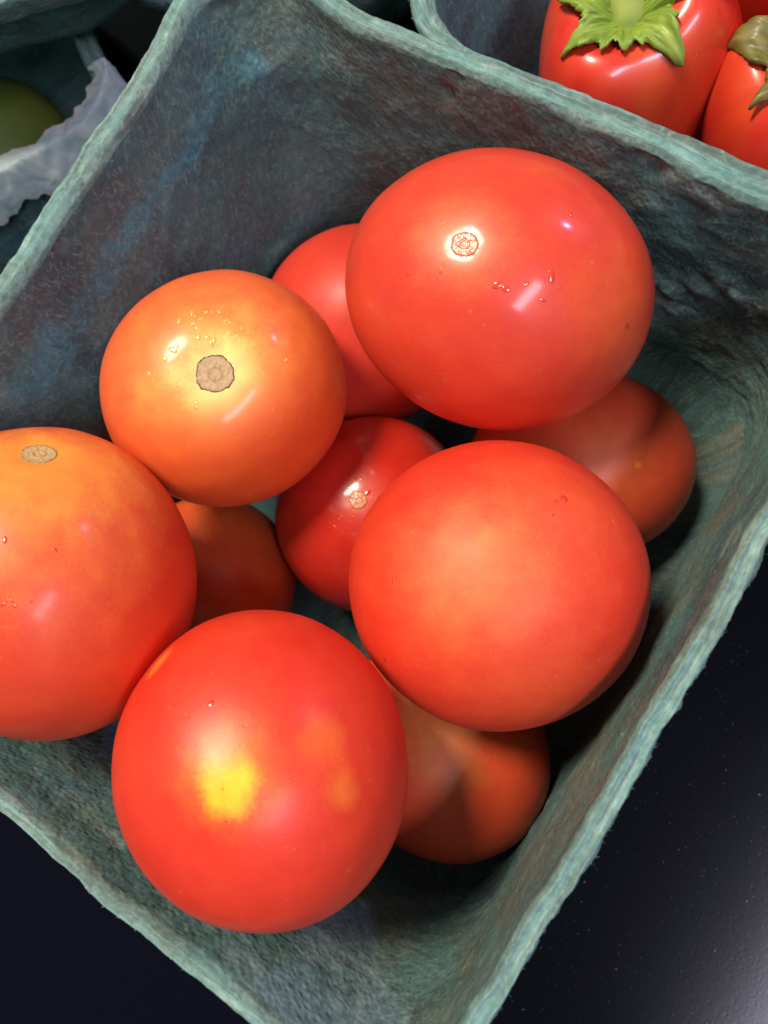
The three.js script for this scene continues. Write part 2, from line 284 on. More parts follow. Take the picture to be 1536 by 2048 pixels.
// the basket of tomatoes
const MAIN = { hx: 0.0507, hz: 0.05642, h: 0.066, floor: 0.004, taper: 0.87, sx: 0.006, sz: -0.003, rc: 0.009, rcb: 0.018, rf: 0.016, seed: 0, rows: 150, hairs: 900, flare: [-0.053, -0.058, 0.016, 0.0042], lipOf: (nx, nzz) => 0.95 - 0.42 * Math.max(0, nzz) - 0.22 * Math.max(0, -nzz) - 0.2 * Math.max(0, nx) };
{
  const root = thing('berry_basket', 'teal pulp basket holding ten small tomatoes', 'basket', V(0, 0, 0));
  const B0 = basketShape(MAIN), H = 0.062;
  const wallOf = { back: [0, -1], right: [1, 0], front: [0, 1], left: [-1, 0] };
  const onWall = (wall, px, py) => {      // a photo pixel to the point of that inner wall
    const [nx, nzz] = wallOf[wall], hh = nx ? MAIN.hx : MAIN.hz, s = (hh * 0.13 - (nx * MAIN.sx + nzz * MAIN.sz)) / H;   // inward per metre down
    const d = rayOf(px, py), e0 = (EYE.x * nx + EYE.z * nzz) - hh + s * (MAIN.h - EYE.y), e1 = d.x * nx + d.z * nzz - s * d.y;
    return EYE.clone().addScaledVector(d, -e0 / e1);
  };
  const mk = (wall, pts, w, c, a) => { const P = pts.map(([x, y]) => onWall(wall, x, y)); return { wall, n: wallOf[wall], pts: P, w, c, a, box: new THREE.Box3().setFromPoints(P).expandByScalar(w * 1.8 + 0.002) }; };
  const marks = [
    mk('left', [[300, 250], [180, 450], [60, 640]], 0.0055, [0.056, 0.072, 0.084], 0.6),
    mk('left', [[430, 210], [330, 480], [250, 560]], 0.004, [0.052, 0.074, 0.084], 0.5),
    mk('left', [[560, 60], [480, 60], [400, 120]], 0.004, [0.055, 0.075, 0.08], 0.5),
    mk('left', [[610, 98], [545, 100], [490, 130], [450, 165], [415, 225], [380, 300]], 0.0029, [0.060, 0.275, 0.335], 0.62),
    mk('left', [[370, 320], [330, 375], [290, 430], [262, 480]], 0.0025, [0.05, 0.24, 0.31], 0.52),
    mk('left', [[235, 515], [195, 575], [160, 630]], 0.0030, [0.05, 0.23, 0.31], 0.5),
    mk('left', [[110, 690], [70, 760], [20, 830]], 0.0042, [0.055, 0.21, 0.26], 0.7),
    mk('left', [[620, 110], [690, 130]], 0.003, [0.08, 0.2, 0.22], 0.6),
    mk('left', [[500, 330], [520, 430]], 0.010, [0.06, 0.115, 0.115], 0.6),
    mk('back', [[650, 125], [720, 150], [770, 175]], 0.0022, [0.16, 0.26, 0.25], 0.7),
    mk('back', [[900, 200], [1000, 240], [1100, 310], [1200, 370]], 0.0075, [0.120, 0.105, 0.088], 0.8),
    mk('back', [[760, 110], [850, 190]], 0.006, [0.12, 0.115, 0.095], 0.7),
    mk('back', [[1030, 235], [1085, 300]], 0.003, [0.075, 0.045, 0.034], 0.7),
    mk('back', [[1300, 330], [1400, 380], [1520, 400]], 0.0022, [0.26, 0.38, 0.35], 0.75),
    mk('back', [[1300, 590], [1350, 620], [1400, 640]], 0.0022, [0.25, 0.4, 0.38], 0.8),
    mk('back', [[1440, 570], [1490, 605], [1536, 615]], 0.0016, [0.25, 0.38, 0.36], 0.8),
    mk('back', [[1350, 520], [1440, 530], [1500, 560]], 0.0035, [0.022, 0.06, 0.06], 0.85),
    mk('back', [[1420, 450], [1490, 480]], 0.0028, [0.02, 0.05, 0.05], 0.7),
    mk('right', [[1330, 1230], [1290, 1310]], 0.0032, [0.025, 0.055, 0.052], 0.85),
    mk('right', [[1480, 900], [1380, 1150], [1240, 1420], [1060, 1730], [980, 1850]], 0.010, [0.155, 0.165, 0.118], 0.7),
    mk('right', [[1470, 1080], [1300, 1390], [1150, 1640], [1030, 1880]], 0.0016, [0.135, 0.10, 0.065], 0.6),
    mk('front', [[60, 1540], [160, 1610], [230, 1680]], 0.0018, [0.22, 0.34, 0.31], 0.8),
    mk('front', [[190, 1770], [300, 1870], [420, 1960]], 0.0020, [0.27, 0.42, 0.40], 0.85),
    mk('front', [[40, 1650], [110, 1700]], 0.003, [0.15, 0.27, 0.28], 0.7),
    mk('front', [[500, 1990], [640, 2040], [760, 2000]], 0.010, [0.16, 0.27, 0.30], 0.8),
    mk('front', [[620, 1900], [690, 1930], [800, 1920]], 0.006, [0.19, 0.30, 0.27], 0.75),
    mk('front', [[250, 1760], [280, 1800]], 0.0025, [0.03, 0.042, 0.04], 0.7),
  ];
  const pits = [[1062, 186, 0.0016, 0.0011], [1036, 178, 0.0011, 0.0009], [890, 190, 0.0013, 0.0012], [910, 155, 0.001, 0.0008], [1210, 240, 0.0018, 0.0012], [1300, 330, 0.002, 0.0012], [1090, 200, 0.0014, 0.0012], [1380, 420, 0.002, 0.001]].map(([x, y, r, d]) => ({ p: onWall('back', x, y), r, d }));
  pits.push({ p: onWall('right', 1325, 1160), r: 0.0009, d: 0.001 }, { p: onWall('right', 1320, 1250), r: 0.0028, d: 0.0012 });
  const fold = [[1290, 560], [1340, 585], [1400, 580], [1440, 560], [1470, 590], [1536, 612]].map(([x, y]) => onWall('back', x, y));
  const warp = (r, q) => {
    for (const k of pits) { const d2 = (r[0] - k.p.x) ** 2 + (r[1] - k.p.y) ** 2 + (r[2] - k.p.z) ** 2; if (d2 < k.r * k.r * 9) { const e = k.d * Math.exp(-d2 / (k.r * k.r)); r[0] += q[3] * e; r[2] += q[4] * e; } }
    if (q[4] < -0.6 && r[0] > 0.0) {      // peeled and creased layer of the back wall
      const w = sstep(0.0, 0.016, r[0]); const e = w * (0.0009 * Math.abs(fbm(r[0] * 95 + 2, r[1] * 150, 4.4, 3)) - 0.0002);
      r[2] += q[4] * -e; r[0] += q[3] * -e;
      let best = 9; for (const f of fold) best = Math.min(best, Math.hypot(r[0] - f.x, r[1] - f.y, (r[2] - f.z) * 0.3));
      r[2] += 0.0012 * Math.exp(-((best / 0.0022) ** 2));
    }
  };
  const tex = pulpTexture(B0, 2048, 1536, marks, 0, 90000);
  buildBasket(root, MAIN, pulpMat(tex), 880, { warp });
}

// neighbouring baskets
const sideShape = { hx: 0.0507, hz: 0.05642, h: 0.0595, floor: 0.004, taper: 0.88, seed: 3.1, rows: 50, hairs: 500 };
const sideMat = pulpMat(pulpTexture(basketShape(sideShape), 1024, 768, [], 3.1, 16000));
const lowShape = { ...sideShape, hx: 0.042, hz: 0.046, h: 0.044, seed: 5.4, rc: 0.008 };
const TURN = Math.atan2(0.835, 0.55);
{
  const r = thing('berry_basket', 'teal pulp basket holding glossy red peppers', 'basket', V(0.0235, 0, -0.1210));
  buildBasket(r, sideShape, sideMat, 420);
}
const lowBasket = (label, x, z, turn, seedv) => { const r = thing('berry_basket', label, 'basket', V(x, 0, z)); r.rotation.y = turn; buildBasket(r, { ...lowShape, seed: seedv }, sideMat, 360); return r; };
// corner K, edges e1 (-.55,.835) and e2 (-.835,-.55)
const corner = (kx, kz, l1, l2) => [kx - 0.55 * l1 - 0.835 * l2, kz + 0.835 * l1 - 0.55 * l2];
const [ax_, az_] = corner(-0.0725, -0.0390, 0.046, 0.050);
const tornBasket = lowBasket('low pulp basket with torn pale rim holding a green tomato', ax_, az_, TURN, 5.4);
const [ex_, ez_] = corner(-0.0820, -0.0550, -0.046, 0.050);
lowBasket('plain low pulp basket in shade under the flared tray', ex_, ez_, TURN, 7.7);

// torn outer ply hanging over the corner of the low basket
{
  const B = basketShape({ ...lowShape, seed: 5.4 }), u0 = B.acc[3] + 0.004, u1 = B.acc[4] + 0.16, N = 160, M = 26, P = [], C = [], I = [];
  for (let s = 0; s < 2; s++) for (let j = 0; j <= M; j++) for (let i = 0; i <= N; i++) {
    const f = i / N, u = lerp(u0, u1, f), ends = sstep(0, 0.06, f) * sstep(1, 0.94, f);
    const low = (0.0060 + 0.003 * fbm(f * 9, 1, 2, 3) + 0.0016 * nz(f * 31, 3, 1) + 0.0005 * nz(f * 90, 2, 5)) * (0.25 + 0.75 * ends), hiT = 0.0010 + 0.0042 * clamp(0.5 + fbm(f * 14, 7, 2, 3));
    const t = j / M, x = lerp(-hiT, low, t);              // along the sheet: over the rim, then down the outside
    const q = B.at(u, x < 0 ? { y: B.h, inset: -B.lip - x, shrink: 0 } : { y: B.h - x, inset: -B.lip, shrink: 0 });
    const lift = 0.0005 + (s ? 0 : 0.0006 * Math.sin(Math.PI * clamp(t, 0.02, 0.98)) + 0.0007 * fbm(f * 30, t * 4, 3, 3) + 0.0004) + Math.max(x, 0) * (0.42 + 0.4 * nz(f * 12, 5, 5)), up = x < 0 ? 1 : Math.exp(-x * 900);
    P.push(q[0] + q[3] * lift * (1 - up * 0.5), q[1] + 0.0012 * up + lift * up, q[2] + q[4] * lift * (1 - up * 0.5));
    const c = [0.56, 0.61, 0.58]; mix3(c, [0.30, 0.42, 0.44], clamp(0.45 + 1.8 * fbm(f * 26, t * 6, 9, 4))); mix3(c, [0.62, 0.56, 0.42], sstep(0.16, 0.0, t) * 0.9); mix3(c, [0.55, 0.56, 0.55], 0.5 * sstep(0.1, 0.4, nz(f * 120, t * 14, 2))); C.push(...c);
  }
  const L = (M + 1) * (N + 1), id = (j, i) => j * (N + 1) + i;
  for (let j = 0; j < M; j++) for (let i = 0; i < N; i++) { const a = id(j, i), b = id(j, i + 1), c = id(j + 1, i), d = id(j + 1, i + 1); I.push(a, b, c, b, d, c, a + L, c + L, b + L, b + L, c + L, d + L); }
  for (let i = 0; i < N; i++) { const a = id(M, i), b = id(M, i + 1); I.push(a, b, a + L, b, b + L, a + L); const c = id(0, i), d = id(0, i + 1); I.push(c, c + L, d, d, c + L, d + L); }
  const g = new THREE.BufferGeometry(); g.setAttribute('position', new THREE.Float32BufferAttribute(P, 3)); g.setAttribute('color', new THREE.Float32BufferAttribute(C, 3)); g.setIndex(I); g.computeVertexNormals();
  const f = part('torn_flap', g, new THREE.MeshStandardMaterial({ vertexColors: true, roughness: 1 }), tornBasket); f.userData.label = 'pale bluish torn paper ply at the rim';
}
// flared tray standing across the two low baskets
{
  const r = thing('pulp_tray', 'shallow flared pulp tray resting across the two low baskets', 'tray', V(-0.1285, 0.0462, -0.0630)); r.rotation.y = Math.atan2(0.61, 0.79);
  buildBasket(r, { hx: 0.050, hz: 0.050, h: 0.0245, floor: 0.003, taper: 0.78, rc: 0.02, rf: 0.008, seed: 9.3, rows: 30, hairs: 200, lip: 0.0042 }, sideMat, 360);
}

// ---------------------------------------------------------------- tomatoes
const TOMS = {
  A: { c: [7.19, 54.74, -35.13], a: [[3.04, -7.53, 17.03], [20.59, -3.82, -5.36], [-4.96, -17.26, -6.75]] },
  B: { c: [-23.06, 49.33, -4.22], a: [[12.0, -7.57, 10.94], [10.71, -4.4, -14.8], [-8.47, -15.58, -1.5]] },
  C: { c: [-22.36, 63.02, 31.61], a: [[10.81, -9.83, -12.63], [-13.78, 4.54, -15.33], [-9.99, -16.32, 4.15]] },
  D: { c: [16.27, 63.27, 34.26], a: [[9.42, -5.94, -13.72], [-15.51, 0.37, -10.81], [-3.64, -16.52, 4.66]] },
  E: { c: [27.73, 48.7, -0.37], a: [[-9.75, 1.94, -17.29], [-17.93, 0.98, 10.22], [-1.74, -19.37, -1.2]] },
  F: { c: [-20.56, 22.83, -30.28], a: [[-9.6, 7.75, -13.92], [14.68, -3.05, -11.82], [-7.11, -16.86, -4.49]] },
  G: { c: [0.58, 22.88, -1.08], a: [[-10.77, 2.14, 13.7], [-13.09, 4.13, -10.94], [-4.56, -16.93, -0.94]] },
  H: { c: [26.87, 21.67, -27.37], a: [[-7.39, 4.01, -14.11], [-17.07, -0.78, 8.72], [-1.35, -17.2, -4.18]] },
  I: { c: [-20.1, 19.53, 24.65], a: [[9.56, -5.26, -10.66], [-10.85, 3.0, -11.21], [-5.85, -14.31, 1.82]] },
  J: { c: [31.94, 23.65, 26.31], a: [[3.5, -2.45, -16.04], [-18.28, 0.21, -4.02], [-0.73, -16.91, 2.42]] },
};
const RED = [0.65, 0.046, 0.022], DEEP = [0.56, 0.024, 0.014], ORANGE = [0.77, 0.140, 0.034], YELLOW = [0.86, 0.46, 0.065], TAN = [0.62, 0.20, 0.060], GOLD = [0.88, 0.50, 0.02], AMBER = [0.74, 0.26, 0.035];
const wetScarMat = new THREE.MeshPhysicalMaterial({ vertexColors: true, roughness: 0.44, clearcoat: 0.45, clearcoatRoughness: 0.14, specularIntensity: 0.75 });
const scarMat = new THREE.MeshStandardMaterial({ vertexColors: true, roughness: 0.85 });

function tomato(key, label, o) {
  const T = TOMS[key], C = V(...T.c).multiplyScalar(0.001), A = new THREE.Matrix3();
  A.set(T.a[0][0], T.a[1][0], T.a[2][0], T.a[0][1], T.a[1][1], T.a[2][1], T.a[0][2], T.a[1][2], T.a[2][2]); A.multiplyScalar(0.001);
  const Ai = A.clone().invert();
  const dirAt = (px, py) => {          // photo pixel -> unit direction in the tomato's own frame
    const d = rayOf(px, py).applyMatrix3(Ai), e = EYE.clone().sub(C).applyMatrix3(Ai), b = d.dot(e), a = d.dot(d), q = b * b - a * (e.dot(e) - 1);
    const t = (-b - Math.sqrt(Math.max(q, 0))) / a; return e.addScaledVector(d, t).normalize();
  };
  const base = V(C.x, Math.max(0.004, C.y - 0.019), C.z);
  const root = thing('tomato', label, 'tomato', base);
  const axis = o.stem ? dirAt(...o.stem) : V(...(o.axis ?? [0.2, 0.3, 0.93])).normalize();
  const q = new THREE.Quaternion().setFromUnitVectors(V(0, 1, 0), axis), off = o.off ?? 0;
  const shape = (d) => {               // radius factor: dimpled shoulder, faint ribs and lumps
    const th = Math.acos(clamp(d.dot(axis), -1, 1));
    let r = 1 - (o.scar ? (o.wetScar ? 0.003 : 0.016) * Math.exp(-((th / (o.scar * 1.25)) ** 4)) : 0) - (o.dimple ?? 0.02) * Math.exp(-((th / (o.dimpleR ?? 0.34)) ** 2)) + 0.013 * nz(d.x * 1.5 + off, d.y * 1.5, d.z * 1.5) + 0.004 * nz(d.x * 3.6 + off, d.y * 3.6, d.z * 3.6) + 0.005 * Math.sin(th) * Math.exp(-th * 0.9) * Math.cos(5 * rib(d));
    for (const f of flats) r -= f.k * Math.exp(-((1 - d.dot(f.d)) / f.r));
    return r;
  };
  const [rx, rz] = (() => { const a = Math.abs(axis.y) < 0.9 ? V(0, 1, 0) : V(1, 0, 0), t = a.cross(axis).normalize(); return [t, axis.clone().cross(t)]; })(), rib = (d) => Math.atan2(d.dot(rz), d.dot(rx)) + off;
  const flats = (o.flats ?? []).map(([x, y, k, r]) => ({ d: dirAt(x, y), k, r }));
  const toPos = (d, lift = 0) => { const r = shape(d) + lift, p = d.clone().multiplyScalar(r).applyMatrix3(A); return p.add(C).sub(base); };
  const NU = o.seg ?? 144, NV = Math.round(NU * 0.6), rings = [], uvs = [];
  const dir = (u, v) => { const p = u * Math.PI * 2, t = v * Math.PI; return V(Math.sin(t) * Math.cos(p), Math.cos(t), Math.sin(t) * Math.sin(p)).applyQuaternion(q); };
  for (let j = 0; j <= NV; j++) { const a = [], b = []; for (let i = 0; i <= NU; i++) { const p = toPos(dir((i % NU) / NU, clamp(j / NV, 0.0015, 0.9985))); a.push([p.x, p.y, p.z]); b.push([i / NU, j / NV]); } rings.push(a); uvs.push(b); }
  const g = gridGeometry(rings, NU, uvs, null, true);
  // skin colour and relief
  const W = o.tex ?? 1024, Hh = W / 2, col = new Uint8Array(W * Hh * 4), bmp = new Uint8Array(W * Hh * 4);
  const spots = (o.spots ?? []).map(([x, y, r, c, al, e = 0.35]) => ({ d: dirAt(x, y), r, c, al, e }));
  for (let j = 0; j < Hh; j++) for (let i = 0; i < W; i++) {
    const d = dir((i + 0.5) / W, (j + 0.5) / Hh), c = [...o.base], x = d.x + off, y = d.y, z = d.z;
    const big = fbm(x * 1.7, y * 1.7, z * 1.7, 3), mid = fbm(x * 6, y * 6, z * 6, 3), fine = nz(x * 42, y * 42, z * 42), mic = nz(x * 120, y * 120, z * 120);
    mix3(c, o.second ?? RED, clamp(0.5 + 2.2 * big) * (o.blend ?? 0.3));
    for (const s of spots) {
      const th = Math.acos(clamp(d.dot(s.d), -1, 1)), r = s.r * (1 + 0.28 * mid + 0.35 * big + 0.10 * fine + 0.05 * mic);
      const e = sstep(r * (1 + s.e), r * (1 - s.e), th); if (e > 0) mix3(c, s.c, clamp(e * s.al * (1 + 0.3 * mid)));
    }
    const ths = Math.acos(clamp(d.dot(axis), -1, 1)), streak = nz(x * 2 + 5, Math.atan2(z, x) * 9, ths * 2);
    const k = 1 + 0.09 * mid + 0.045 * fine + 0.03 * mic + 0.04 * streak, m = (j * W + i) * 4;
    let dot = 0; const cell = nz(x * 24 + 70, y * 24, z * 24); if (cell > 0.56) dot = (cell - 0.56) * 0.5;      // pale pores
    col[m] = toS(c[0] * k + dot * 0.3); col[m + 1] = toS(c[1] * k * (1 + 0.2 * mid) + dot * 0.35); col[m + 2] = toS(c[2] * k + dot * 0.15); col[m + 3] = 255;
    const b = clamp(0.5 + 0.09 * fine + 0.08 * mic + 0.4 * mid + (cell > 0.5 ? (cell - 0.5) * 2.2 : 0)) * 255; bmp[m] = bmp[m + 1] = bmp[m + 2] = b; bmp[m + 3] = 255;
  }
  const mat = new THREE.MeshPhysicalMaterial({ map: dataTex(col, W, Hh, true, false), bumpMap: dataTex(bmp, W, Hh, false, false), bumpScale: o.grain ?? 0.00005, roughness: o.rough ?? 0.5, clearcoat: o.coat ?? 0.12, clearcoatRoughness: o.coatRough ?? 0.3, specularIntensity: 0.75 });
  part('skin', g, mat, root);
  const tangent = (n) => { const a = Math.abs(n.y) < 0.9 ? V(0, 1, 0) : V(1, 0, 0), t = a.cross(n).normalize(); return [t, n.clone().cross(t)]; };
  if (o.scar) {        // corky scar where the stalk came off: ragged dark ring, pale pitted middle
    const R = o.scar, [t1, t2] = tangent(axis), N = 88, M = 20, P = [], Cc = [], I = []; srand(31 + key.charCodeAt(0));
    const jag = Array.from({ length: N }, (_, i) => 1 + 0.05 * Math.pow(Math.abs(Math.sin(i / N * Math.PI * 13 + 0.6 * Math.sin(i * 0.3))), 3) * (0.3 + rnd()) + 0.10 * nz(Math.cos(i / N * 6.2832) * 1.5, Math.sin(i / N * 6.2832) * 1.5, off) - 0.03 * rnd());
    for (let j = 0; j <= M; j++) for (let i = 0; i < N; i++) {
      const f = j / M, a = i / N * Math.PI * 2, rr = R * f * lerp(1, jag[i], sstep(0.6, 1, f)), d = axis.clone().addScaledVector(t1, Math.cos(a) * rr).addScaledVector(t2, Math.sin(a) * rr).normalize();
      const n = fbm(Math.cos(a) * f * 5 + off, Math.sin(a) * f * 5, 3, 3), ring = Math.exp(-(((f - 0.32) / 0.07) ** 2)), edge = sstep(0.84, 0.9, f);
      const p = toPos(d, 0.005 + (o.wetScar ? 0.0035 : 0.008) * n * (1 - edge) + (o.wetScar ? 0.002 : 0.006) * ring - 0.0015 * edge - (f === 1 ? 0.012 : 0)); P.push(p.x, p.y, p.z);
      const c = [...(o.cork ?? [0.62, 0.40, 0.22])]; mix3(c, o.cork ? o.cork.map((k) => k * 0.7) : [0.44, 0.26, 0.14], clamp(0.35 + 2.0 * n)); mix3(c, [0.28, 0.15, 0.07], 0.5 * ring); mix3(c, [0.045, 0.018, 0.008], edge * (o.ringDark ?? 0.85) * clamp(0.75 + 0.9 * nz(i * 0.35, off, 3) + 0.2 * Math.sin(i * 2.4))); Cc.push(...c);
    }
    for (let j = 0; j < M; j++) for (let i = 0; i < N; i++) { const a = j * N + i, b = j * N + (i + 1) % N, c = a + N, d = b + N; I.push(a, b, c, b, d, c); }
    const sg = new THREE.BufferGeometry(); sg.setAttribute('position', new THREE.Float32BufferAttribute(P, 3)); sg.setAttribute('color', new THREE.Float32BufferAttribute(Cc, 3)); sg.setIndex(I); sg.computeVertexNormals();
    part('stem_scar', sg, o.wetScar ? wetScarMat : scarMat, root);
  }
  const drops = [...(o.drops ?? []).map(([x, y, r]) => [dirAt(x, y), r])]; srand(61 + key.charCodeAt(0));
  for (const [x, y, spread, n, r] of o.mist ?? []) for (let k = 0; k < n; k++) { const a = rnd() * 6.283, m = Math.sqrt(rnd()) * spread; drops.push([dirAt(x + Math.cos(a) * m, y + Math.sin(a) * m), r * (0.5 + rnd())]); }
  if (drops.length) {    // water beads: low opaque caps in skin colour, added to catch glints
    const gs = drops.map(([d, r]) => {
      const p = toPos(d), e = 0.02, [t1, t2] = tangent(d), n = toPos(d.clone().addScaledVector(t1, e)).sub(p).cross(toPos(d.clone().addScaledVector(t2, e)).sub(p)).normalize(); if (n.dot(p.clone().add(base).sub(C)) < 0) n.negate();
      const b = new THREE.SphereGeometry(r * 0.85, 12, 8); b.scale(1 + 0.9 * rnd(), 0.24, 0.7 + 0.3 * rnd()); b.rotateY(rnd() * 3); b.applyQuaternion(new THREE.Quaternion().setFromUnitVectors(V(0, 1, 0), n)); b.translate(p.x, p.y, p.z); return b;
    });
    const w = part('water_droplets', mergeGeometries(gs), new THREE.MeshPhysicalMaterial({ color: new THREE.Color(...(o.wet ?? o.base)), roughness: 0.2, clearcoat: 1, clearcoatRoughness: 0.05 }), root); w.userData.kind = 'stuff';
  }
  return root;
}

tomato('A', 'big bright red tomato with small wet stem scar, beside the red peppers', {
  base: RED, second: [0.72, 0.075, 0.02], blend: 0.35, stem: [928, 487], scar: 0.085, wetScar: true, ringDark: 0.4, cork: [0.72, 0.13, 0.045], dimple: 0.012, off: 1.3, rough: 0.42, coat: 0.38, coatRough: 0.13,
  spots: [[922, 490, 0.24, [0.78, 0.20, 0.06], 0.55, 0.8], [1260, 640, 0.35, AMBER, 0.14, 0.9], [1255, 652, 0.022, [0.25, 0.05, 0.02], 0.8], [895, 500, 0.015, [0.2, 0.06, 0.02], 0.8], [880, 545, 0.014, [0.3, 0.06, 0.02], 0.8]],  // the faint amber patch partly paints in bounce light from the basket wall
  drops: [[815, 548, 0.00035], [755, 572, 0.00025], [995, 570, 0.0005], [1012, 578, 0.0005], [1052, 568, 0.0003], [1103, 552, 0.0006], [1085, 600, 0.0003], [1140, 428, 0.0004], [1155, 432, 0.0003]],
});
tomato('B', 'orange tomato with round corky stem scar ringed in yellow', {
  base: ORANGE, second: [0.74, 0.10, 0.03], blend: 0.45, stem: [428, 745], scar: 0.158, cork: [0.52, 0.36, 0.20], dimple: 0.05, dimpleR: 0.34, off: 4.1, rough: 0.46, coat: 0.25, coatRough: 0.15, wet: [0.86, 0.42, 0.08], grain: 0.00005,
  spots: [[430, 742, 0.62, [0.80, 0.23, 0.05], 0.85, 0.8], [428, 745, 0.40, [0.86, 0.40, 0.085], 0.85, 0.75], [428, 745, 0.26, [0.93, 0.66, 0.22], 0.9, 0.5], [590, 900, 0.55, [0.74, 0.085, 0.018], 0.75, 0.7], [420, 960, 0.5, [0.74, 0.11, 0.02], 0.7, 0.7], [330, 620, 0.3, [0.80, 0.14, 0.02], 0.5, 0.9]],
  drops: [[383, 625, 0.00035], [358, 640, 0.00035], [390, 812, 0.0004], [296, 747, 0.0003], [572, 720, 0.0003]], mist: [[420, 645, 38, 12, 0.00028], [480, 650, 28, 8, 0.00022], [330, 700, 20, 6, 0.0003]],
});
tomato('C', 'tomato shading from yellow-orange shoulder to red, beside the orange tomato', {
  base: [0.68, 0.055, 0.018], second: [0.70, 0.09, 0.02], blend: 0.4, stem: [76, 884], scar: 0.125, cork: [0.56, 0.36, 0.16], ringDark: 0.6, dimple: 0.075, dimpleR: 0.36, off: 7.7, rough: 0.46, coat: 0.18, coatRough: 0.18,
  spots: [[60, 930, 0.72, [0.76, 0.15, 0.034], 0.85, 0.7], [70, 905, 0.40, [0.82, 0.34, 0.05], 0.85, 0.7], [200, 930, 0.3, [0.80, 0.22, 0.04], 0.6, 0.9], [-40, 1000, 0.4, [0.80, 0.20, 0.04], 0.5, 0.9]],
  drops: [[10, 1080, 0.0004], [110, 1100, 0.00035]], mist: [[30, 1200, 40, 6, 0.0002]],
});
tomato('D', 'red tomato with a yellow spot on its blossom end', {
  base: [0.68, 0.034, 0.015], second: [0.72, 0.06, 0.018], blend: 0.35, axis: [0.3, 0.2, 0.9], off: 10.2, rough: 0.46, coat: 0.16, coatRough: 0.28, grain: 0.00008,
  spots: [[455, 1560, 0.24, [0.78, 0.16, 0.02], 0.85, 0.7], [455, 1572, 0.15, GOLD, 1, 0.5], [650, 1475, 0.10, [0.79, 0.17, 0.022], 0.8, 0.9], [682, 1580, 0.09, [0.79, 0.16, 0.02], 0.8, 0.9], [640, 1500, 0.16, [0.74, 0.075, 0.02], 0.6, 0.95], [310, 1322, 0.10, AMBER, 0.7, 0.7], [455, 1500, 0.10, [0.78, 0.15, 0.02], 0.6, 0.7], [445, 1578, 0.010, [0.35, 0.2, 0.03], 0.8]],
  flats: [[300, 1330, 0.035, 0.05], [430, 1450, 0.008, 0.02]], drops: [[420, 1405, 0.00045], [580, 1555, 0.00018], [590, 1700, 0.0002], [345, 1410, 0.0002]],
});
tomato('E', 'red tomato with mottled tan patch on its blossom end', {
  base: [0.68, 0.038, 0.015], second: [0.68, 0.060, 0.018], blend: 0.35, axis: [-0.4, 0.3, 0.8], off: 13.4, rough: 0.56, coat: 0.04, grain: 0.00008,
  spots: [[975, 1150, 0.55, [0.70, 0.10, 0.030], 0.6, 0.8], [950, 1120, 0.34, [0.72, 0.19, 0.055], 0.6, 0.75], [1130, 1000, 0.3, [0.70, 0.09, 0.025], 0.5, 0.9], [1080, 1400, 0.4, [0.70, 0.085, 0.022], 0.5, 0.9], [770, 1320, 0.014, [0.25, 0.03, 0.02], 0.9], [990, 1128, 0.02, [0.40, 0.12, 0.04], 0.5]],
  drops: [[1128, 997, 0.0006], [1112, 1003, 0.0004], [785, 1162, 0.00025]], flats: [[985, 1130, 0.012, 0.05]],
});
tomato('F', 'red tomato low in the basket corner, behind the orange tomato', { base: [0.64, 0.044, 0.022], second: RED, blend: 0.4, axis: [-0.3, 0.4, -0.8], off: 16.5, tex: 512, seg: 110 });
tomato('G', 'dark red tomato with wet scar sunk between the larger ones', {
  base: DEEP, second: [0.54, 0.03, 0.014], blend: 0.4, stem: [716, 1000], scar: 0.085, wetScar: true, ringDark: 0.5, cork: [0.66, 0.24, 0.09], dimple: 0.012, off: 19.1, rough: 0.34, coat: 0.55, coatRough: 0.12,
  spots: [[725, 985, 0.2, [0.66, 0.10, 0.05], 0.5, 0.8]], drops: [[712, 958, 0.0003], [722, 957, 0.0003], [735, 985, 0.0005], [755, 997, 0.0003]], mist: [[690, 1080, 55, 26, 0.00016]],
});
tomato('H', 'orange-red tomato against the basket wall, half under the big red one', {
  base: [0.66, 0.070, 0.024], second: [0.66, 0.05, 0.02], blend: 0.5, axis: [0.5, 0.3, -0.3], off: 22.8, tex: 512, seg: 110, spots: [[1200, 920, 0.4, [0.60, 0.13, 0.04], 0.6, 0.8], [1275, 930, 0.03, AMBER, 0.6]],
});
tomato('I', 'orange-red tomato in shadow beneath the scarred orange one', { base: [0.68, 0.10, 0.028], second: [0.66, 0.075, 0.024], blend: 0.6, axis: [-0.4, 0.4, 0.6], off: 25.2, tex: 512, seg: 110, rough: 0.4, spots: [[470, 1040, 0.5, [0.70, 0.15, 0.034], 0.6, 0.8]] });
tomato('J', 'orange-red tomato at the basket bottom with faint yellow streaks', {
  base: [0.66, 0.062, 0.022], second: [0.66, 0.09, 0.024], blend: 0.5, axis: [-0.5, -0.2, -0.6], off: 28.9, tex: 512, seg: 110, spots: [[880, 1450, 0.34, [0.62, 0.22, 0.05], 0.7, 0.8], [900, 1540, 0.25, [0.58, 0.13, 0.03], 0.6, 0.8]],
});

